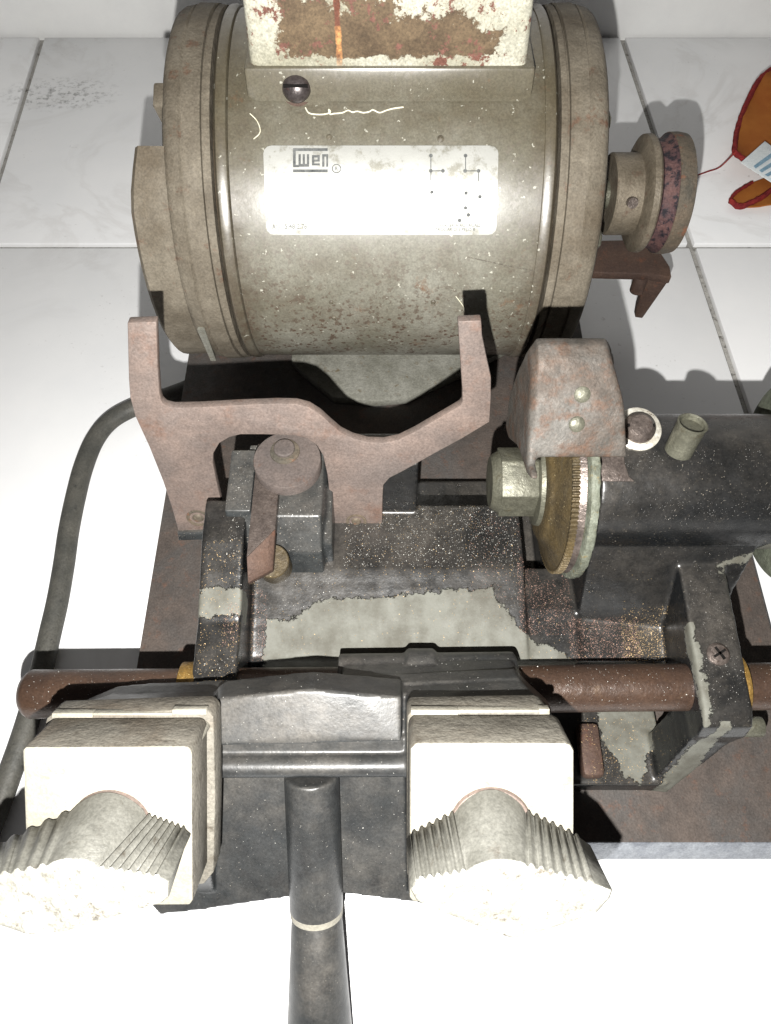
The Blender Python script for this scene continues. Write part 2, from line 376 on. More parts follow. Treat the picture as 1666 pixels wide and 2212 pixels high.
    M['tagp'] = worn('blue_tag_print', lin(120, 152, 172), lin(140, 168, 186), 200, rough=(.7, .9), spec=.1)
    M['fbrass'] = worn('brass_filings', lin(176, 152, 112), lin(140, 116, 84), 500, rough=(.45, .6), metal=.4, bmp=0.0)
    M['fcopper'] = worn('copper_filings', lin(140, 112, 100), lin(108, 84, 74), 500, rough=(.45, .6), metal=.4, bmp=0.0)
    M['fsteel'] = worn('steel_filings', lin(180, 178, 172), lin(140, 138, 132), 500, rough=(.45, .6), metal=.4, bmp=0.0)
    M['paintpeel'] = worn('foot_paint', lin(122, 121, 113), lin(98, 97, 88), 60, lin(90, 80, 62), 160, (.60, .70))
mats()

# ================================================================== SETTING
def ground():
    bm = nb(); box(bm, -2.2, 2.2, -2.2, 0.742, -.05, -.004)
    fl = obj('floor', bm, M['grout']); fl['kind'] = 'structure'
    YW, Y1, Y0 = .740, .4604, -.0800
    xl = lambda y: -.3044 + (y-.46)*-.0486         # left grout line
    xr = lambda y: .2286 + (y-.46)*-.0342          # right grout line
    g = .0026
    cols = [(lambda y: xl(y)-.54, xl), (xl, xr), (xr, lambda y: xr(y)+.54)]
    for a, b in cols:
        for y0, y1 in ((Y1, YW), (Y0, Y1), (Y0-.54, Y0)):
            p = [(a(y0+g)+g, y0+g), (b(y0+g)-g, y0+g), (b(y1-g)-g, y1-g), (a(y1-g)+g, y1-g)]
            bm = nb(); prism(bm, [(x, y, -.0045) for x, y in p], (0, 0, .0045)); obj('floor_tile', bm, M['tile'], fl, bev=.0006)
    bm = nb(); box(bm, -2.2, 2.2, .7405, .80, -.05, .9)
    w = obj('wall', bm, M['wall'], bev=.001); w['kind'] = 'structure'
ground()

# ================================================================== ELECTRIC MOTOR
MA = Vector((0, .3655, .1178)); MR = .0868          # axis and drum radius
XD = Vector((1, 0, 0))
def on_drum(u, v, r=MR + .0004):
    d = ray(u, v); o = CAM - MA
    a = d.y**2 + d.z**2; b = 2*(o.y*d.y + o.z*d.z); c = o.y**2 + o.z**2 - r*r
    t = (-b - math.sqrt(max(b*b - 4*a*c, 0)))/(2*a); return CAM + d*t
def motor():
    T = thing('electric_motor', 'grey green electric motor with bright nameplate and flaked white terminal box', 'motor', (0, .3655, .016))
    cy = Vector((0, MA.y, MA.z))
    bm = nb(); lathe(bm, cy, XD, [(-.070, MR-.001), (-.0695, MR), (.0725, MR), (.073, MR-.001)], 128); obj('drum', bm, M['enamel'], T)
    for s in (-1, 1):
        bm = nb(); lathe(bm, cy, XD*s, [(.0695, MR-.0015), (.0705, MR+.0006), (.0725, MR+.0014), (.0748, MR+.0012), (.0760, MR-.0002), (.0765, MR-.004)], 128)
        bead = obj('rolled_bead', bm, M['enamel'], T)
        bm = nb(); lathe(bm, cy, XD*s, [(.0758, MR-.0055), (.0775, MR-.0055)], 96); obj('seam_groove', bm, M['gap'], T)
        prof = [(.0772, MR-.004), (.0774, MR+.0008), (.0800, MR+.0012), (.0803, MR-.0004), (.0812, MR-.0004), (.0815, MR+.0016), (.0896, MR+.0019), (.0898, MR+.0004), (.0906, MR+.0003)]
        e = .1000
        prof += [(.0915, MR+.0012), (e-.004, MR+.0004), (e-.0018, MR-.0010), (e-.0004, MR-.004), (e, MR-.009), (e+.001, .04), (e+.001, .002)]
        bm = nb(); lathe(bm, cy, XD*s, prof, 128)
        bell = obj('end_bell', bm, M['bell'], T)
        if s < 0:   # deeper lower half of the rear bell (switch cover) and a cast lug
            bm = nb()
            def P(el, x, r): return Vector((x, MA.y - math.cos(R_(el))*r, MA.z + math.sin(R_(el))*r))
            els = [51 - k*6.2 for k in range(24)]
            for i in range(len(els)-1):
                q = []
                for el in (els[i], els[i+1]):
                    f = min(1, (51-el)/16.0); xe = -.1115 - .0045*f
                    q.append([P(el, -.096, MR-.001), P(el, xe+.002, MR-.0005), P(el, xe, MR-.003), P(el, xe, .045), P(el, -.096, .045)])
                a = [bm.verts.new(p) for p in q[0]]; b = [bm.verts.new(p) for p in q[1]]
                for k in range(5): face(bm, [a[k], b[k], b[(k+1)%5], a[(k+1)%5]])
                if i == 0: face(bm, a)
                if i == len(els)-2: face(bm, b[::-1])
            bmesh.ops.remove_doubles(bm, verts=bm.verts, dist=1e-5)
            obj('switch_cover', bm, M['bell'], T)
            bm = nb(); hull(bm, [P(e_, x_, r_) for e_ in (63, 71) for x_ in (-.096, -.1035) for r_ in (.070, .0845)]); obj('cast_lug', bm, M['bell'], T, bev=.0012)
            bm = nb(); hull(bm, [P(-8, -.092, .089), P(-8, -.096, .089), P(-30, -.0935, .092), P(-30, -.0965, .092), P(-8, -.094, .082), P(-30, -.095, .082)]); obj('peeled_paint_flake', bm, M['paintpeel'], T)
        else:
            bm = nb(); lathe(bm, cy, XD, [(.099, .030), (.106, .0285), (.108, .025)], 48); obj('bearing_hub', bm, M['bell'], T, bev=.0008)
            for el in (20, 66, 112, 158, -26, -70):
                p = cy + Vector((0, -math.cos(R_(el)), math.sin(R_(el))))*.066
                bm = nb(); lathe(bm, p, XD, [(.0995, .0055), (.1035, .0053), (.1045, .004)], 6); obj('through_bolt', bm, M['nutsteel'], T, bev=.0004)
            bm = nb(); cyl(bm, cy + XD*.10, cy + XD*.156, .0075); obj('shaft', bm, M['nutsteel'], T)
    # pulley on the shaft
    bm = nb(); lathe(bm, cy, XD, [(.1222, .012), (.1222, .0205), (.1230, .0212), (.1365, .0212), (.1370, .0235), (.1377, .0280), (.1390, .0302), (.1420, .0305), (.1430, .0298)], 72)
    pl = obj('pulley', bm, M['pulley'], T, label='two flange motor pulley, its outer groove stained dark')
    bm = nb(); lathe(bm, cy, XD, [(.1428, .0297), (.1446, .0275), (.1490, .0285), (.1515, .0308)], 72); obj('belt_groove', bm, M['groove'], pl)
    bm = nb(); lathe(bm, cy, XD, [(.1510, .0295), (.1517, .0311), (.1560, .0313), (.1600, .0306), (.1612, .028), (.1612, .004)], 72); obj('outer_flange', bm, M['hoodside'], pl)
    bm = nb(); cyl(bm, cy + Vector((.130, -.0190, .010)), cy + Vector((.130, -.0220, .0115)), .0028, n=16); obj('set_screw', bm, M['screw'], pl)
    # painted foot plate under the drum
    bm = nb(); prism(bm, [onz(720, 858, .0225), onz(810, 866, .0225), onz(880, 860, .0225), onz(1010, 800, .0225), Vector((.11, .36, .0225)), Vector((.11, .44, .0225)), Vector((-.06, .44, .0225)), Vector((-.06, .33, .0225)), onz(650, 800, .0225)], (0, 0, -.0060))
    obj('foot_plate', bm, M['paintpeel'], T, bev=.001)
    bm = nb(); hull(bm, [(-.05,.335,.022),(.085,.335,.022),(.085,.40,.022),(-.05,.40,.022),(-.04,.345,.05),(.075,.345,.05),(.075,.388,.05),(-.04,.388,.05)]); obj('saddle', bm, M['paintpeel'], T, bev=.002)
    # rusty tension bracket below the pulley
    z = .058
    bm = nb(); prism(bm, [onz(1240,520,z), onz(1400,516,z), onz(1425,540,z), onz(1448,575,z), onz(1452,598,z), onz(1400,590,z), onz(1240,586,z)], (0,0,-.006)); tb = obj('tension_bracket', bm, M['rust'], T, bev=.001)
    q = [onz(1398,588,z-.001), onz(1450,598,z-.001)]
    bm = nb(); hull(bm, [q[0], q[1], q[0]+Vector((.004,.008,0)), q[1]+Vector((0,.008,0)), q[0]+Vector((.003,.001,-.032)), q[1]+Vector((-.005,.001,-.026)), q[0]+Vector((.003,.007,-.032)), q[1]+Vector((-.005,.007,-.026)), q[0]+Vector((.004,.001,-.040)), q[0]+Vector((.009,.001,-.041)), q[0]+Vector((.004,.006,-.040)), q[0]+Vector((.009,.006,-.041))]); obj('bent_tab', bm, M['rust'], tb, bev=.0012)
    p = onz(1386, 596, z-.004); bm = nb(); cyl(bm, p, p + Vector((0,-.001,-.012)), .0045, n=20); obj('bolt', bm, M['rust'], tb, bev=.0008)
    # terminal box
    bm = nb(); hull(bm, [(x, y, zz) for x in (-.0585,.0610) for y in (.3300,.425) for zz in (.203,)] + [(x, y, .262) for x in (-.0560,.0580) for y in (.3285,.425)])
    tbx = obj('terminal_box', bm, M['boxpaint'], T, bev=.0040, seg=4)
    bm = nb(); prism(bm, [(-.0605,.3262,.1970), (-.0560,.3258,.1955), (-.0445,.3258,.1955), (-.0415,.3252,.1925), (-.0395,.3252,.1918), (-.0295,.3252,.1918), (-.0275,.3252,.1925), (-.0245,.3258,.1955), (.0590,.3258,.1955), (.0640,.3262,.1975), (.0640,.3280,.2095), (-.0605,.3280,.2095)], (0,.10,.0))
    obj('box_flange', bm, M['enamel'], tbx, bev=.0014)
    ps = on_drum(640, 187, MR + .006); n = Vector((0, -.80, .60))
    bm = nb(); lathe(bm, ps - n*.004, n, [(0,.0060), (.0030,.0064), (.0052,.0055), (.0066,.0036), (.0072,.001)], 40); sc = obj('slotted_screw', bm, M['dome'], tbx)
    bm = nb(); cyl(bm, ps - n*.0062, ps - n*.0030, .0074, n=32); obj('lock_washer', bm, M['rust'], tbx)
    bm = nb(); c = ps + n*.0028; e = n.cross(XD).normalized(); hull(bm, [c + XD*a*.0052 + e*b*.0006 + n*k for a in (-1,1) for b in (-1,1) for k in (-.002,.0006)]); obj('screw_slot', bm, M['dark'], tbx)
    # nameplate, wrapped on the drum
    def wrap_poly(name, poly, mat, parent, lift, step=14, **k):
        """a flat outline (in view units) laid on the curved drum"""
        bm = nb(); us = [p[0] for p in poly]; vs_ = [p[1] for p in poly]
        vs = [bm.verts.new((p[0], p[1], 0)) for p in poly]; face(bm, vs)
        v = min(vs_) + step
        while v < max(vs_):
            bmesh.ops.bisect_plane(bm, geom=bm.verts[:]+bm.edges[:]+bm.faces[:], plane_co=(0, v, 0), plane_no=(0, 1, 0)); v += step
        for w_ in bm.verts: w_.co = on_drum(w_.co.x, w_.co.y, MR + lift)
        return obj(name, bm, mat, parent, **k)
    pts = []
    for cx, cv, a in ((586, 331, 180), (1060, 331, 270), (1056, 490, 0), (592, 490, 90)):
        pts += [(cx + 17*math.cos(R_(a+t)), cv + 17*math.sin(R_(a+t))) for t in (0, 30, 60, 90)]
    npl = wrap_poly('nameplate', pts, M['plate'], T, .0006, label='bright aluminium nameplate with faint grey print')
    # printed maker's mark: a frame with three squared letters, and a registered sign
    strips = [(633,320,708,326), (633,320,639,361), (633,366,708,372), (645,333,650,358), (654,333,659,358), (663,333,668,358), (645,354,668,360),
              (674,335,691,340), (674,335,679,357), (686,335,691,348), (674,345,691,349), (674,353,691,357), (696,333,701,360), (696,333,709,338), (705,333,709,360), (639,356,646,361)]
    for i, (a, b, c, d) in enumerate(strips):
        wrap_poly('logo_stroke', [(a,b),(c,b),(c,d),(a,d)], M['ink'], npl, .0009)
    ring = lambda cu, cv, r0, r1: [(cu + r0*math.cos(t*math.pi/9), cv + r0*math.sin(t*math.pi/9)) for t in range(18)] + [(cu + r0, cv+.1)] + [(cu + r1, cv+.1)] + [(cu + r1*math.cos(-t*math.pi/9), cv + r1*math.sin(-t*math.pi/9)) for t in range(18)]
    wrap_poly('registered_ring', ring(727, 364, 10, 8.2), M['ink'], npl, .0009, 400)
    def text(s, u, v, h, sq=1.0):
        cu = bpy.data.curves.new('t', 'FONT'); cu.body = s; cu.size = h*1.4; o = bpy.data.objects.new('t', cu); COL.objects.link(o)
        dg = bpy.context.evaluated_depsgraph_get(); me = bpy.data.meshes.new_from_object(o.evaluated_get(dg)); bpy.data.objects.remove(o)
        bm = nb(); bm.from_mesh(me); bpy.data.meshes.remove(me)
        for w_ in bm.verts: w_.co = on_drum(u + w_.co.x*sq, v - w_.co.y, MR + .0009)
        obj('printed_text', bm, M['ink'], npl)
    text('R', 723.5, 368, 8); text('A', 588, 494, 10, .8); text('5.48/2.76', 615, 494, 11, .85)
    text('INVERTER A ROTACAO', 940, 490, 7, .95); text('TROCAR O 5 PELO 8', 940, 499, 7, .95)
    for (u, v) in ((931,336),(931,369),(957,369),(1006,336),(1005,369),(1034,369),(933,415),(1007,417),(1037,425),(1006,449),(1012,464),(993,476)):
        wrap_poly('diagram_dot', [(u + 4.2*math.cos(t*.785), v + 4.2*math.sin(t*.785)) for t in range(8)], M['ink'], npl, .0009)
    for a in ((930,336,932,390), (931,368,957,370), (1005,336,1007,369), (1005,368,1034,370), (1033,369,1035,392)):
        wrap_poly('diagram_line', [(a[0],a[1]),(a[2],a[1]),(a[2],a[3]),(a[0],a[3])], M['ink'], npl, .0009)
    # rivets and a scratched scribble in the paint
    for (u, v, r) in ((711,297,6),(952,300,7),(716,652,5),(722,686,6),(936,652,6)):
        p = on_drum(u, v, MR); n = (p - Vector((p.x, MA.y, MA.z))).normalized(); r = r*.355/F
        bm = nb(); lathe(bm, p - n*.001, n, [(0, r), (.0014, r), (.0019, r*.5)], 16); obj('rivet', bm, M['hole'], T)
    sc1 = [(660,232),(668,244),(690,247),(708,245),(714,241),(710,236),(713,246),(722,245),(740,243),(752,238),(762,242),(772,240),(785,243),(798,241),(806,237),(820,243),(835,238),(850,234),(872,231)]
    bm = nb(); pth = [on_drum(u, v, MR + .0002) for u, v in sc1]; tube(bm, spline(pth, 4), .00030, 6); obj('paint_scratch', bm, M['scratch'], T)
    for s_ in ([(1010,555),(1060,566),(1110,577),(1150,584)], [(540,245),(556,262),(562,285),(548,300)], [(985,640),(1000,660),(1003,672)]):
        bm = nb(); tube(bm, spline([on_drum(u, v, MR + .0001) for u, v in s_], 5), .00022, 5); obj('paint_scratch', bm, M['hole'] if s_[0][0] == 1010 else M['scratch'], T)
motor()

# ================================================================== KEY CUTTING MACHINE
SH = Vector((0, .101, .0727)); SR = .0100         # slide shaft
CA = Vector((0, .186, .105))                       # cutter / spindle axis
K = thing('key_cutting_machine', 'black cast key cutting machine bolted on a rusty steel base plate', 'key machine', (.03, .15, .003))
def body():
    bm = nb(); pl = [(-.128,.0462),(.2035,.0462),(.2035,.29),(.13,.29),(.13,.47),(-.128,.47)]
    prism(bm, [(x, y, .016) for x, y in pl], (0, 0, -.013)); 
    for v in bm.verts:
        if v.co.y < .05 and v.co.z < .01: v.co.y = .0402
    bp = obj('base_plate', bm, M['base'], K, bev=.0007, label='flat rusty brown steel base plate')
    bp.data.materials.append(M['edge'])
    for p in bp.data.polygons:
        if p.normal.y < -.5 and p.center.y < .05: p.material_index = 1
    for (x, y) in ((-.115, .06), (.19, .06), (.19, .275), (-.115, .455), (.11, .455)):
        bm = nb(); cyl(bm, (x, y, 0), (x, y, .0032), .009, n=20); obj('rubber_foot', bm, M['dark'], K)
    # the casting
    bm = nb()
    box(bm, -.0703, .130, .0690, .235, .0150, .0290)
    hull(bm, [(x, y, z) for x in (-.069, .0655) for (y, z) in ((.150,.02),(.1600,.0600),(.1600,.0715),(.1935,.0715),(.215,.02))])
    hull(bm, [(x, y, z) for x in (-.069, .0655) for (y, z) in ((.1190,.02),(.1180,.0580),(.1200,.0600),(.1590,.0714),(.165,.0714),(.165,.02))])
    hull(bm, [(x, y, z) for x in (-.022, .0153) for (y, z) in ((.1895,.05),(.1895,.0715),(.1968,.103),(.215,.103),(.215,.05))])
    hull(bm, [(x, y, z) for x in (.0600, .0900) for (y, z) in ((.1190,.02),(.1180,.0570),(.1200,.0585),(.1420,.0630),(.165,.060),(.165,.02))])
    hull(bm, [(x, y, z) for x in (.0800, .148) for (y, z) in ((.118,.025),(.1185,.0570),(.140,.0610),(.235,.0600),(.24,.025))])
    hull(bm, [(.0900,.132,.045),(.150,.126,.045),(.0900,.235,.03),(.150,.235,.03)] + [(x, y, z) for x in (.0900, .163) for (y, z) in ((.1560,.1015),(.2145,.097))])
    cyl(bm, (.0885, CA.y, CA.z), (.1725, CA.y, CA.z), .0304, n=64)
    prism(bm, [(.1295, y, z) for (y, z) in ((.160,.093),(.137,.0915),(.0875,.0870),(.0815,.0835),(.0795,.075),(.0805,.062),(.095,.05),(.13,.03),(.17,.03))], (.0205, 0, 0))
    hull(bm, [(.1300,.0805,.070),(.1500,.0815,.066),(.1300,.100,.070),(.1500,.100,.066),(.1225,.0690,.0165),(.1330,.0675,.0165),(.1225,.090,.0165),(.1330,.090,.0165)])
    prism(bm, [(-.0815, y, z) for (y, z) in ((.180,.100),(.1600,.0985),(.1290,.0885),(.1265,.0868),(.0930,.0848),(.0885,.080),(.0885,.062),(.10,.05),(.13,.03),(.18,.03))], (.0190, 0, 0))
    # areas where the black enamel has come off the grey primer
    gp = [onp(u, v, Vector((0,.150,.0687)), Vector((0,-.283,.959))) for u, v in ((560,1445),(572,1385),(575,1338),(640,1338),(690,1305),(760,1292),(900,1282),(1062,1272),(1078,1305),(1110,1345),(1150,1375),(1190,1392),(1250,1425),(1250,1460))]
    P1 = [(p.x, p.y) for p in gp]
    fp = [onz(u, v, .029) for u, v in ((1290,1530),(1425,1530),(1418,1600),(1395,1650),(1380,1690),(1350,1680),(1330,1640),(1296,1600))]
    P2 = [(p.x, p.y) for p in fp]
    ap = [(-.083,.1400),(-.0605,.1400),(-.0605,.1285),(-.083,.1285)]
    bpz = [onp(u, v, Vector((0,.162,.082)), Vector((0,-.8,.6))) for u, v in ((1590,1110),(1665,1075),(1665,1130),(1600,1135),(1530,1140))]
    P4 = [(p.x, p.z) for p in bpz]
    wb = [onp(u, v, Vector((.125,.072,.04)), Vector((0,-1,.05))) for u, v in ((1505,1640),(1560,1612),(1600,1590),(1605,1600),(1440,1722),(1400,1700))]
    P5 = [(p.x, p.z) for p in wb]
    def chip(co):
        d = np.full(len(co), .05)
        s = sdf2(co[:, :2], P1); d = np.where((co[:, 2] < .0730) & (co[:, 1] > .110) & (co[:, 1] < .160), np.minimum(d, s), d)
        s = sdf2(co[:, :2], P2); d = np.where(co[:, 2] < .034, np.minimum(d, s), d)
        s = sdf2(co[:, :2], ap); d = np.where(co[:, 2] > .075, np.minimum(d, s), d)
        s = sdf2(co[:, [0, 2]], P4); d = np.where(co[:, 1] < .175, np.minimum(d, s), d)
        s = sdf2(co[:, [0, 2]], P5); d = np.where((co[:, 1] < .084) & (co[:, 0] > .119), np.minimum(d, s), d)
        # worn inner edge of the shaft arm
        e = np.abs(co[:, 0]-.1302) + np.abs(np.minimum(co[:, 2]-.0845, 0))*1.0
        d = np.where((co[:, 1] < .125) & (co[:, 1] > .080) & (co[:, 2] > .07), np.minimum(d, e-.0022), d)
        return d
    cast('body_casting', bm, M['black'], K, .00085, 12, {'chip': chip}, rough=.00010)
    p = Vector((.1395, .1105, .0892)); n = Vector((0, -.09, 1)).normalized()
    bm = nb(); lathe(bm, p - n*.001, n, [(0,.0048), (.0016,.0048), (.0028,.0036), (.0031,.001)], 32); sc = obj('arm_screw', bm, M['screw'], K)
    for a in (30, 120):
        d = Vector((math.cos(R_(a)), math.sin(R_(a)), 0)); e = Vector((-d.y, d.x, 0)); c = p + n*.0020
        bm = nb(); hull(bm, [c + d*i*.003 + e*j*.0005 + n*k for i in (-1,1) for j in (-1,1) for k in (-.001,.0004)]); obj('screw_cross', bm, M['dark'], sc)
    # slide shaft
    L, Rr = Vector((-.1555, .0985, .0727)), Vector((.262, .1030, .0727))
    bm = nb(); d = (Rr-L); lathe(bm, L, d, [(0,.0075), (.0015,.0092), (.0035,SR+.0004), (.02,SR+.0002), (d.length, SR)], 64); obj('slide_shaft', bm, M['shaft'], K, label='long rusty brown round slide shaft')
    bm = nb(); cyl(bm, (-.0875,.0995,.0727), (-.0800,.0995,.0727), .0128, n=48); obj('bush', bm, M['brass'], K, bev=.0006)
    bm = nb(); cyl(bm, (.1480,.1015,.0727), (.1520,.1015,.0727), .0150, n=48); obj('brass_washer', bm, M['brass'], K, bev=.0005)
    p = onz(1628, 1570, .05); bm = nb(); cyl(bm, p + Vector((-.006,0,0)), p + Vector((.004,0,0)), .0045, n=24); obj('pinch_screw', bm, M['nutsteel'], K, bev=.001)
    # small brown stop block on the front foot
    a, b = onz(1252, 1600, .037), onz(1300, 1600, .037)
    bm = nb(); box(bm, a.x, b.x, .0715, .096, .0285, .037); obj('stop_block', bm, M['rust'], K, bev=.0025)
    # spindle: pulley at the right end
    bm = nb(); lathe(bm, (0, CA.y, CA.z), XD, [(.1725,.012),(.1775,.012),(.1775,.040),(.1800,.046),(.1860,.046),(.1900,.036),(.1960,.036),(.2,.046),(.206,.046),(.208,.02)], 72); obj('spindle_pulley', bm, M['green'], K)
    # oil cup and strap on the barrel
    p = onp(1472, 962, Vector((0, .174, .132)), Vector((0,-.53,.85))); n = Vector((.10,.20,1)).normalized()
    bm = nb(); lathe(bm, p - n*.003, n, [(0,.0058),(.006,.0058),(.0145,.0060),(.0152,.0062),(.0155,.0056),(.0150,.0050),(.0130,.0048),(.0128,.0005)], 40); oc = obj('oil_cup', bm, M['nutsteel'], K)
    def hole(bm_): return bm_
    # barrel screw with bright washer and the strap of the hood
    p = onp(1378, 928, Vector((0, .188, .1365)), Vector((0,-.2,1))); n = Vector((0,-.25,1)).normalized()
    bm = nb(); lathe(bm, p - n*.002, n, [(0,.0096),(.003,.0096),(.0034,.0090)], 40); obj('bright_washer', bm, M['washer'], K)
    bm = nb(); lathe(bm, p + n*.0012, n, [(0,.0068),(.002,.0066),(.0042,.0045),(.0046,.001)], 32); s = obj('strap_screw', bm, M['screw'], K)
    c = p + n*.0048; bm = nb(); hull(bm, [c + XD*i*.0055 + Vector((0,1,.25))*j*.0006 + n*k for i in (-1,1) for j in (-1,1) for k in (-.002,.0003)]); obj('screw_slot', bm, M['dark'], s)
    bm = nb(); q = []
    for (x0, x1, th) in ((.078,.0985,100),(.078,.0985,85),(.078,.0985,72),(.078,.100,62),(.078,.1025,58)):
        y, z = CA.y - math.cos(R_(th))*.0312, CA.z + math.sin(R_(th))*.0312
        q.append([bm.verts.new(v) for v in ((x0,y,z),(x1,y,z))] + [bm.verts.new(v) for v in ((x1, y + math.cos(R_(th))*.003, z - math.sin(R_(th))*.003),(x0, y + math.cos(R_(th))*.003, z - math.sin(R_(th))*.003))])
    for i in range(4):
        for k in range(4): face(bm, [q[i][k], q[i+1][k], q[i+1][(k+1)%4], q[i][(k+1)%4]])
    face(bm, q[0]); face(bm, q[-1][::-1]); obj('hood_strap', bm, M['screw'], K, bev=.0005)
body()

def cutter():
    c = Vector((0, CA.y, CA.z))
    # hexagonal arbor nut
    bm = nb(); R6 = .0157; off = R_(33)
    ring = lambda x, r, dr=0: [bm.verts.new((x, c.y - math.cos(off + k*math.pi/3)*r, c.z + math.sin(off + k*math.pi/3)*r)) for k in range(6)]
    a, b = ring(.0505, R6), ring(.0668, R6)
    for k in range(6): face(bm, [a[k], a[(k+1)%6], b[(k+1)%6], b[k]])
    face(bm, a[::-1]); face(bm, b)
    nt = obj('arbor_nut', bm, M['nutsteel'], K, bev=.0005)
    bm = nb(); lathe(bm, c, XD, [(.0468,.0112),(.0480,.0126),(.0505,.0140)], 48); obj('nut_chamfer', bm, M['nutsteel'], nt)
    bm = nb(); lathe(bm, c, XD, [(.0664,.017),(.0666,.0195),(.0684,.0200),(.0688,.0190)], 64); obj('arbor_washer', bm, M['nutsteel'], K)
    # cutter wheel: dished, with a toothed rim
    bm = nb(); lathe(bm, c, XD, [(.0684,.018),(.0686,.0250),(.0694,.0265),(.0702,.0272),(.0712,.0300),(.0730,.0355),(.0748,.0395),(.0756,.0398),(.0780,.0398),(.0780,.02)], 96)
    cw = obj('cutter_wheel', bm, M['cutter'], K, label='dished brass coloured cutter wheel with fine teeth')
    bm = nb(); n = 120; prof = []
    for k in range(n*4):
        t = 2*math.pi*k/(n*4); r = .0414 if k % 4 < 2 else .0402
        prof.append((c.y - math.cos(t)*r, c.z + math.sin(t)*r))
    prism(bm, [(.0746, y, z) for y, z in prof], (.0030, 0, 0)); obj('tooth_ring', bm, M['cutter'], cw, ang=25)
    bm = nb(); lathe(bm, c, XD, [(.0774,.02),(.0774,.0402),(.0804,.0410),(.0806,.02)], 96); obj('spacer', bm, M['screw'], cw)
    bm = nb(); 
    lathe(bm, c, XD, [(.0812,.02),(.0812,.0425),(.0817,.0434),(.0846,.0434),(.0852,.0428),(.0856,.02)], 120)
    rnd = random.Random(3)
    for v in bm.verts:
        d = Vector((0, v.co.y-c.y, v.co.z-c.z))
        if d.length > .04: v.co += d.normalized()*rnd.uniform(-.0004,.0004) + XD*rnd.uniform(-.0002,.0002)
    obj('backing_flange', bm, M['mint'], K, ang=60)
    # hood over the wheel: folded sheet, two rivets
    prof = [(.1620,.1600), (.1645,.1635), (.1690,.1690), (.1750,.1755), (.1810,.1815), (.1865,.1868), (.1915,.1892), (.1960,.1878), (.1985,.1825), (.1998,.1740)]
    bm = nb(); cap = [(y, z) for y, z in prof] + [(.2050,.160), (.2070,.1500), (.1900,.1500), (.1660,.1560)]
    xr = lambda z: .0905 - max(0, z-.160)*.20 - max(0, z-.178)*.45
    va = [bm.verts.new((.0545, y, z)) for y, z in cap]; vb = [bm.verts.new((xr(z), y, z)) for y, z in cap]; nn = len(cap)
    face(bm, va); face(bm, vb[::-1])
    for k in range(nn): face(bm, [va[k], vb[k], vb[(k+1) % nn], va[(k+1) % nn]])
    ck = [(.1600,.1595),(.1700,.1680),(.1835,.1820),(.1900,.1855),(.1950,.1840),(.1985,.1780),(.2015,.169),(.2055,.158),(.2085,.1385),(.2045,.1214),(.1950,.1255),(.1800,.142),(.1690,.149),(.1580,.1545),(.1515,.1610),(.1535,.1625)]
    prism(bm, [(.0528, y, z) for y, z in ck], (.0032, 0, 0))
    hd = cast('cutter_hood', bm, M['hood'], K, .0007, 30, label='rounded rusty brown hood with two rivets over the cutter', rough=.00012)
    n = Vector((0, -.74, .67)).normalized()
    for (u, v) in ((1258,852),(1246,916)):
        p = onp(u, v, Vector((0,.1660,.1652)), Vector((0,-.7378,.675)))
        bm = nb(); lathe(bm, p - n*.0006, n, [(0,.0030),(.0010,.0030),(.0016,.0022),(.0018,.0005)], 24); obj('rivet', bm, M['nutsteel'], hd)
cutter()

def tracer():
    zt = .1000
    bm = nb()
    hull(bm, [(x, y, z) for x in (-.0640,-.0290) for (y, z) in ((.213,.03),(.210,zt),(.1715,zt),(.1600,.086),(.1555,.062),(.1555,.05),(.165,.03))] + [(x, y, z) for x in (-.0610,-.0262) for (y, z) in ((.205,.095),(.18,.09),(.17,.04))])
    hull(bm, [(x, y, z) for x in (-.0715,-.0600) for (y, z) in ((.207,.05),(.205,.1035),(.1720,.1030),(.168,.085),(.168,.05))])
    hull(bm, [(-.0275,.160,.04),(-.0245,.160,.04),(-.0275,.164,.088),(-.0245,.164,.086),(-.0275,.19,.04),(-.0245,.19,.04),(-.0275,.19,.096),(-.0245,.19,.094)])
    th = cast('tracer_holder', bm, M['tracer'], K, .0007, 6, rough=.00008)
    w = onz(620, 991, .1110)
    bm = nb(); lathe(bm, (w.x, w.y, .1042), (0,0,1), [(0,.0152),(.0062,.0152),(.0066,.0149)], 64); obj('clamp_washer', bm, M['cap'], K, label='round rusty clamp washer on the tracer holder')
    bm = nb(); lathe(bm, (w.x-.0012, w.y+.004, .1106), (0,0,1), [(0,.0068),(.0008,.0066),(.0012,.0050)], 40); obj('spring_washer', bm, M['hoodside'], K)
    bm = nb(); lathe(bm, (w.x-.0014, w.y+.0048, .1112), (0,0,1), [(0,.0048),(.0016,.0048),(.0020,.0043)], 24); b = obj('clamp_bolt', bm, M['cap'], K, bev=.0004)
    # flat stylus finger lying on the holder, ground to a point
    bm = nb(); x0, x1 = -.0592, -.0480
    hull(bm, [(x, y, z) for x in (x0, x1) for (y, z) in ((.207,.1000),(.207,.1048))] + [(x0,.1480,.1052),(x0,.1480,.1000),(x1,.1620,.1050),(x1,.1620,.0998)])
    fg = obj('stylus_finger', bm, M['screw'], K, bev=.0003, label='flat brown stylus finger with a slanted tip')
    bm = nb(); hull(bm, [(x0,.1481,.1048),(x1,.1621,.1046),(x0,.1481,.0990),(x1,.1621,.0990),(x0,.1400,.0965),(x0,.1405,.0930),(x1-.001,.1470,.0930),(x1-.001,.1465,.0965)]); obj('ground_tip', bm, M['rust'], fg, bev=.0003)
    p = onz(588, 1204, .0895); bm = nb(); lathe(bm, p + Vector((0,.001,-.012)), (0,-.25,1), [(0,.0078),(.0125,.0078),(.0130,.0074)], 40); obj('brass_plug', bm, M['cutter'], K)
tracer()

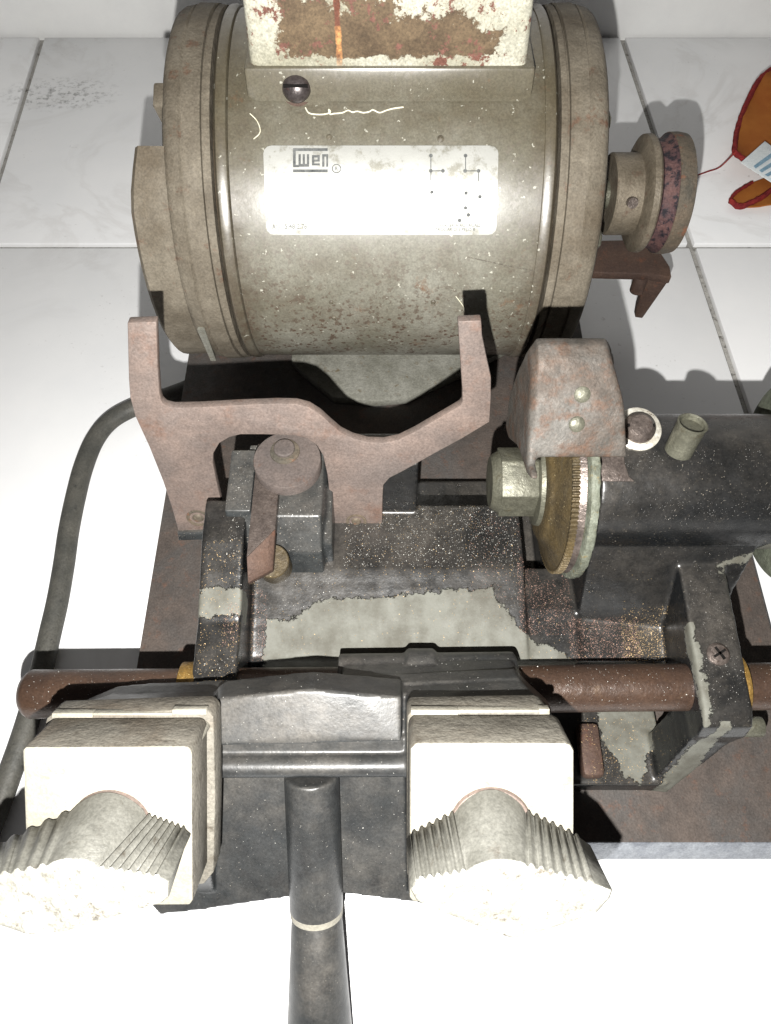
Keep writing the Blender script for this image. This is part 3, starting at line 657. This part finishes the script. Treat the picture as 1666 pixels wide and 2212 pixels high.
def bracket():
    p0 = Vector((0, .182, .065)); d = Vector((0, .0255, .12)).normalized(); n = Vector((0, -d.z, d.y))
    def sm(a): return a
    face_px = [(275,697),(338,695),(341,790),(345,852),(349,868),(358,877),(375,881),(430,880),(520,875),(600,872),(640,873),(668,880),(692,895),(714,915),(736,934),(762,947),(795,956),(830,957),(862,950),(895,934),(940,908),(993,877),(999,868),(999,845),(994,770),(989,694),
               (1040,692),(1042,725),(1052,775),(1061,815),(1061,860),(1058,912),(1000,947),(930,985),(868,1020),(842,1033),(829,1048),(827,1075),(826,1146),(717,1146),(713,1080),(707,1025),(698,985),(684,962),(662,947),(634,941),(570,939),(520,939),(496,945),(474,958),(461,980),(460,1000),(468,1040),(482,1100),(492,1156),(388,1158),(372,1100),(352,1040),(322,965),(292,900),(281,860),(278,820)]
    bm = nb(); pts = [onp(u, v, p0, n) for u, v in face_px]; prism(bm, pts, n*-.0042)
    b = obj('gauge_bracket', bm, M['rustplate'], K, bev=.0006, label='flat rusty two-armed gauge bracket in front of the motor')
    for (u, v, r) in ((428,1119,.0056),(770,1126,.0050)):
        p = onp(u, v, p0, n)
        bm = nb(); lathe(bm, p - n*.0008, n, [(0,r),(.0011,r),(.0012,r*.92),(.0005,r*.55),(.0010,r*.45),(.0016,r*.36),(.0018,.0003)], 32); rv = obj('rivet', bm, M['hoodside'], b)
    for q in ([(384,1150),(490,1146),(496,1164),(386,1168)], [(714,1143),(826,1143),(827,1156),(714,1157)]):
        bm = nb(); prism(bm, [onp(u, v, p0 + n*.0012, n) for u, v in q], n*-.008); obj('mounting_tab', bm, M['tracer'], b, bev=.0004)
bracket()

# ================================================================== CLAMP CARRIAGE, tipped 40 degrees towards the viewer on the shaft
W = Vector((0, -math.sin(R_(40)), math.cos(R_(40)))); E = Vector((0, math.cos(R_(40)), math.sin(R_(40))))
def C(u, v, c): return onp(u, v, CAM + W*c, W)
G = thing('key_clamp_carriage', 'grey dusty cast carriage with two cream jaws, tipped forward on the slide shaft', 'carriage', (.0, .07, .05))
def carriage():
    bm = nb()
    pl = [(150,1540),(205,1492),(240,1478),(300,1473),(470,1465),(600,1462),(735,1458),(900,1450),(1120,1440),(1150,1470),(1192,1532),(1200,1700),(1120,1850),(960,1968),(900,1951),(742,1931),(610,1941),(430,1968),(345,1977),(180,1800)]
    prism(bm, [C(u, v + (24 if v < 1500 else 0), -.2870) for u, v in pl], W*-.010)
    cyl(bm, (-.0200, .1005, SH.z), (.0560, .1015, SH.z), .0152, n=64)
    a = [(738,1462),(1118,1452),(1138,1480),(1165,1520),(1165,1545),(738,1545)]
    prism(bm, [C(u, v, -.2960) for u, v in a], W*-.014)
    bx = Vector((.0150, .1015, SH.z)); cyl(bm, bx - XD*.006, bx + XD*.0065, .0166, n=48)
    # seats under the two jaws
    for seat, foot in (([(118,1534),(445,1522),(455,1880),(85,1890)], [(160,1548),(238,1500),(470,1490),(465,1930),(150,1800)]),
                       ([(884,1526),(1176,1522),(1192,1880),(886,1890)], [(872,1478),(1120,1464),(1188,1540),(1196,1700),(1120,1850),(880,1930)])):
        hull(bm, [C(u, v, -.2655) for u, v in seat] + [C(u, v, -.2880) for u, v in foot])
    # raised centre block with a faint ridge
    cb = [(469,1510),(560,1500),(668,1489),(770,1499),(868,1506),(868,1602),(668,1588),(469,1612)]
    lo_ = [C(u, v, -.2700) for u, v in cb]; hi = [C(u, v, -.2665 if v > 1550 else -.2702 + (.0010 if 560 <= u <= 770 else 0)) for u, v in cb]
    hull(bm, hi + [p - W*.018 for p in lo_] + [C(469,1484,-.285), C(868,1480,-.285)])
    prism(bm, [C(u, v, -.2760) for u, v in ((466,1600),(870,1592),(870,1645),(466,1650))], W*-.012)
    cyl(bm, C(466,1656,-.2745), C(872,1654,-.2745), .0042, n=32)
    # handle boss on the apron
    p0, p1 = C(673,1672,-.2800), C(684,1965,-.2800)
    cyl(bm, p0, p1, .0108, n=48)
    cast('carriage_casting', bm, M['carr'], G, .0008, 6, rough=0, label='dark grey dusty casting with ridge bar and handle boss')
    d = (p1-p0).normalized()
    bm = nb(); lathe(bm, p1 - d*.002, d, [(0,.0098),(.0008,.0108),(.0034,.0106),(.0040,.0098)], 48); obj('handle_ring', bm, M['zinc'], G)
    dh = (d + W*.10).normalized(); 
    bm = nb(); lathe(bm, p1 + d*.0015, dh, [(0,.0097),(.001,.0102),(.03,.0120),(.06,.0140),(.11,.0150),(.118,.010)], 48); obj('lever_handle', bm, M['carr'], G)
carriage()

def jaw(side, label_u):
    if side == 'l':
        low = [(100,1552),(112,1543),(432,1532),(450,1534),(462,1549),(466,1720),(462,1885),(440,1912),(75,1914),(62,1700)]
        up = [(48,1620),(56,1614),(398,1612),(409,1615),(415,1626),(416,1800),(417,1945),(410,1956),(70,1958),(60,1948)]
    else:
        low = [(880,1547),(888,1535),(1165,1530),(1180,1534),(1195,1558),(1199,1700),(1202,1890),(890,1902),(880,1892)]
        up = [(886,1618),(898,1605),(1222,1605),(1234,1609),(1241,1622),(1241,1780),(1238,1940),(1228,1950),(892,1950),(884,1940)]
    bm = nb(); prism(bm, [C(u, v, -.2530) for u, v in low], W*-.0122)
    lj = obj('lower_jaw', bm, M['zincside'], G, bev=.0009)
    # bright milled lips of the lower jaw
    lips = ([(112,1541,200,1551),(200,1541,372,1546),(372,1533,446,1544)] if side == 'l' else [(888,1534,990,1545),(990,1534,1165,1540),(1165,1532,1188,1544)])
    for a, b, c_, e in lips:
        bm = nb(); prism(bm, [C(a,b,-.2518), C(c_,b,-.2518), C(c_,e,-.2518), C(a,e,-.2518)], W*-.0035); obj('milled_lip', bm, M['zinc'], lj, bev=.0002)
    bm = nb(); pu = [C(u, v, -.2310) for u, v in up]; prism(bm, pu, W*-.0215)
    uj = obj('upper_jaw', bm, M['zinc'], G, bev=.0011, label='cream cast upper jaw block, ' + label_u)
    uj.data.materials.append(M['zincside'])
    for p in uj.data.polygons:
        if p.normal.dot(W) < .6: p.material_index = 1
    if side == 'l':
        bm = nb(); a, b = C(442, 1568, -.2530), C(398, 1640, -.2330); cyl(bm, a - (b-a)*.1, b, .0019, n=16); obj('stop_pin', bm, M['zinc'], uj, bev=.0005)
    # wing nut: serrated lozenge extruded towards the viewer
    if side == 'l': top = [(-95,1915),(-60,1897),(105,1866)]; ct = (150,1858); tr = [(212,1872),(352,1893),(366,1903)]; bt = [(366,1936),(350,1950),(300,1966),(215,1990),(140,2014),(60,2020),(-30,1990),(-90,1955)]
    else: top = [(886,1920),(900,1897),(1010,1878)]; ct = (1082,1856); tr = [(1140,1866),(1290,1906),(1324,1922)]; bt = [(1318,1940),(1290,1972),(1240,1990),(1180,2010),(1108,2028),(1050,2010),(1000,1988),(940,1966),(900,1945)]
    if side == 'l': ftop = [(-95,1862),(-60,1846),(158,1748)]; ftr = [(318,1758),(404,1790),(413,1802)]; arch = 42
    else: ftop = [(878,1812),(886,1800),(985,1752)]; ftr = [(1135,1750),(1256,1808),(1276,1826)]; arch = 46
    def serr(a, b, n):
        r = []
        for k in range(n):
            for f, h in ((0.05,5.5),(.30,-3.0),(.55,-4.0),(.80,3.0)):
                t = (k+f)/n; r.append((a[0]+(b[0]-a[0])*t, a[1]+(b[1]-a[1])*t + h))
        return r
    def outline(tp, t_, ar, bt_):
        o_ = [tp[0], tp[1]] + serr(tp[1], tp[2], 6)
        for k in range(1, 20):
            t = k/20; o_.append((tp[2][0]+(t_[0][0]-tp[2][0])*t, tp[2][1]+(t_[0][1]-tp[2][1])*t - math.sin(t*math.pi)**.8*ar))
        return o_ + serr(t_[0], t_[1], 7) + [t_[2]] + bt_
    sc_ = .2075/.2295; vp = (720, 811)
    out = outline(top, tr, 16, bt); fout = outline(ftop, ftr, arch, [(vp[0]+(u-vp[0])*sc_, vp[1]+(v-vp[1])*sc_) for u, v in bt])
    bm = nb(); near = [C(u, v, -.2075) for u, v in out]; far = [C(u, v, -.2295) for u, v in fout]
    va = [bm.verts.new(p) for p in near]; vb = [bm.verts.new(p) for p in far]; nn = len(va)
    face(bm, va); face(bm, vb[::-1])
    for k in range(nn): face(bm, [va[k], vb[k], vb[(k+1) % nn], va[(k+1) % nn]])
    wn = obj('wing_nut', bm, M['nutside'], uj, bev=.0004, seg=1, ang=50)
    hc = C(*((240, 1790) if side == 'l' else (1060, 1784)), -.2306)
    bm = nb(); lathe(bm, hc, W, [(-.0005,.0135),(.0009,.0131),(.0012,.0126)], 48); obj('red_washer', bm, M['rustplate'], uj)
    # rough sand-cast crust of the nut's end face
    bm = nb(); cm = sum(near, Vector())/len(near); inner = [cm + (p-cm)*.985 for p in near]
    vs = [bm.verts.new(p + W*.0002) for p in inner]; f = face(bm, vs)
    bmesh.ops.triangulate(bm, faces=bm.faces)
    for _ in range(5):
        es = [e for e in bm.edges if e.calc_length() > .0016]
        if es: bmesh.ops.subdivide_edges(bm, edges=es, cuts=1)
        bmesh.ops.triangulate(bm, faces=bm.faces)
    from mathutils import noise as mn
    for v in bm.verts:
        if v.is_boundary: continue
        h = mn.noise(v.co*330)*.0006 + mn.noise(v.co*760)*.0004 + mn.noise(v.co*120)*.0005
        v.co += W*(h + .0006)
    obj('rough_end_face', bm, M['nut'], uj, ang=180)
jaw('l', 'nearest the free end of the shaft'); jaw('r', 'on the cutter side')

# ================================================================== POWER CORD
def cord():
    px = [(470,812),(400,842),(345,862),(290,880),(240,908),(205,950),(180,1010),(162,1080),(148,1150),(138,1220),(124,1300),(108,1370),(92,1440),(74,1510),(50,1590),(22,1670),(-8,1750),(-60,1880),(-130,2050)]
    bm = nb(); tube(bm, spline([onz(u, v, .0060) for u, v in px], 8), .0059, 16, .92)
    o = obj('power_cord', bm, M['cord']); tag(o, 'grey rubber power cord curving over the white tiles left of the machine', 'cord')
cord()

# ================================================================== ORANGE CLOTH
def cloth():
    T = thing('orange_cloth', 'orange cloth with red stitched hem and white care tag at the right edge', 'cloth', (.36, .55, 0))
    from mathutils import noise as mn
    def sheet(poly, z0, amp, name, mat, parent):
        bm = nb(); vs = [bm.verts.new((u, v, 0)) for u, v in poly]; face(bm, vs); bmesh.ops.triangulate(bm, faces=bm.faces)
        for _ in range(4):
            es = [e for e in bm.edges if e.calc_length() > 14]
            if es: bmesh.ops.subdivide_edges(bm, edges=es, cuts=1)
            bmesh.ops.triangulate(bm, faces=bm.faces)
        for w in bm.verts:
            u, v = w.co.x, w.co.y; p = onz(u, v, z0); p.z += (mn.noise(Vector((u*.012, v*.012, 0)))+.6)*amp; w.co = p
        r = bmesh.ops.extrude_face_region(bm, geom=bm.faces[:]); bmesh.ops.translate(bm, vec=(0,0,-.0012), verts=[g for g in r['geom'] if isinstance(g, bmesh.types.BMVert)])
        return obj(name, bm, mat, parent, ang=70)
    zat = lambda u, v, z0, amp: onz(u, v, z0) + Vector((0,0,(mn.noise(Vector((u*.012, v*.012, 0)))+.6)*amp))
    up = [(1760,70),(1690,130),(1664,160),(1630,195),(1604,245),(1586,300),(1577,352),(1600,366),(1640,378),(1700,372),(1800,350),(1830,200)]
    lw = [(1576,436),(1590,418),(1625,396),(1670,378),(1760,360),(1800,440),(1700,448),(1640,450),(1600,446)]
    a = sheet(lw, .0030, .003, 'lower_fold', M['cloth'], T)
    b = sheet(up, .0090, .010, 'upper_fold', M['cloth'], T)
    def hem(px, z0, amp, par, r=.0021):
        bm = nb(); pts = [zat(u, v, z0, amp) for u, v in px]; tube(bm, spline(pts, 8), r, 8)
        for i, v in enumerate(bm.verts): v.co += Vector((random.uniform(-1,1), random.uniform(-1,1), random.uniform(-1,1)))*.0004
        obj('hem', bm, M['hem'], par)
    hem(up[:7], .0090, .010, b); hem(up[6:9], .0090, .010, b); hem([lw[0], lw[8], (1640,432), (1680,404), (1740,372)], .0045, .003, a); hem(lw[:3], .0030, .003, a, .0014)
    bm = nb(); tube(bm, spline([zat(1577,354,.009,.010), onz(1556,360,.004), onz(1530,370,.002), onz(1505,379,.0012)], 6), .0006, 6); obj('loose_thread', bm, M['hem'], b)
    # care tag on the upper fold
    q = [(1600,352),(1652,306),(1740,370),(1672,398)]
    bm = nb(); prism(bm, [onz(u, v, .0235) for u, v in q], (0,0,.0006)); tg = obj('care_tag', bm, M['tagc'], b, bev=.0002)
    for k in range(4):
        f0 = .28 + k*.18; w = .085
        L = lambda f, g: Vector(onz(*q[0], .0244)).lerp(onz(*q[3], .0244), f).lerp(Vector(onz(*q[1], .0244)).lerp(onz(*q[2], .0244), f), g)
        bm = nb(); prism(bm, [L(f0, .15 - .02*k), L(f0, .95), L(f0+w, .95), L(f0+w, .12)], (0,0,.0002)); obj('tag_print', bm, M['tagp'], tg)
cloth()

# ================================================================== METAL FILINGS
def filings():
    rnd = random.Random(11)
    deps = bpy.context.evaluated_depsgraph_get()
    def scatter(name, label, mat, spots, size):
        bm = nb()
        for (x0, x1, y0, y1, n, ztop, zmin) in spots:
            for _ in range(n*2):
                x, y = rnd.uniform(x0, x1), rnd.uniform(y0, y1)
                ok, loc, nr, _, ob, _ = scene.ray_cast(deps, Vector((x, y, ztop)), Vector((0, 0, -1)))
                if not ok or loc.z < zmin or ob.name.split('.')[0] not in ('body_casting', 'base_plate', 'tracer_holder', 'slide_shaft', 'carriage_casting', 'stop_block'): continue
                s = size*rnd.uniform(.5, 1.5); a, b, _ = basis(nr + Vector((rnd.gauss(0,.35), rnd.gauss(0,.35), rnd.gauss(0,.35))))
                t = rnd.uniform(0, 6.28); p = a*math.cos(t) + b*math.sin(t); q = (b*math.cos(t) - a*math.sin(t))*rnd.uniform(.25,.6)
                c = loc + nr*.00012; face(bm, [bm.verts.new(c + p*s), bm.verts.new(c + q*s), bm.verts.new(c - p*s), bm.verts.new(c - q*s)])
        o = obj(name, bm, mat, None, ang=180); tag(o, label, 'filings', 'stuff')
    scatter('brass_filings', 'fine brass filings sprinkled over the bed and front foot of the machine', M['fbrass'],
            [(-.02,.064,.155,.20,350,.080,.05),(-.07,.12,.115,.160,350,.09,.02),(.11,.148,.115,.14,1400,.085,.02),(-.08,-.06,.095,.16,300,.12,.06),(.09,.13,.07,.10,300,.05,.02)], .00024)
    scatter('copper_filings', 'reddish copper filings heaped beside the cutter wheel', M['fcopper'],
            [(.062,.088,.13,.165,1100,.076,.02),(.085,.118,.118,.138,1100,.08,.02),(.04,.066,.145,.19,250,.08,.05),(-.07,-.055,.115,.15,450,.09,.02)], .00024)
    scatter('steel_filings', 'bright steel filings on the shaft, bed and carriage', M['fsteel'],
            [(-.02,.064,.160,.20,1200,.080,.05),(-.15,.2,.09,.11,500,.09,.07),(-.065,.06,.02,.11,260,.3,.05),(-.07,-.025,.14,.21,400,.14,.04)], .00024)
filings()
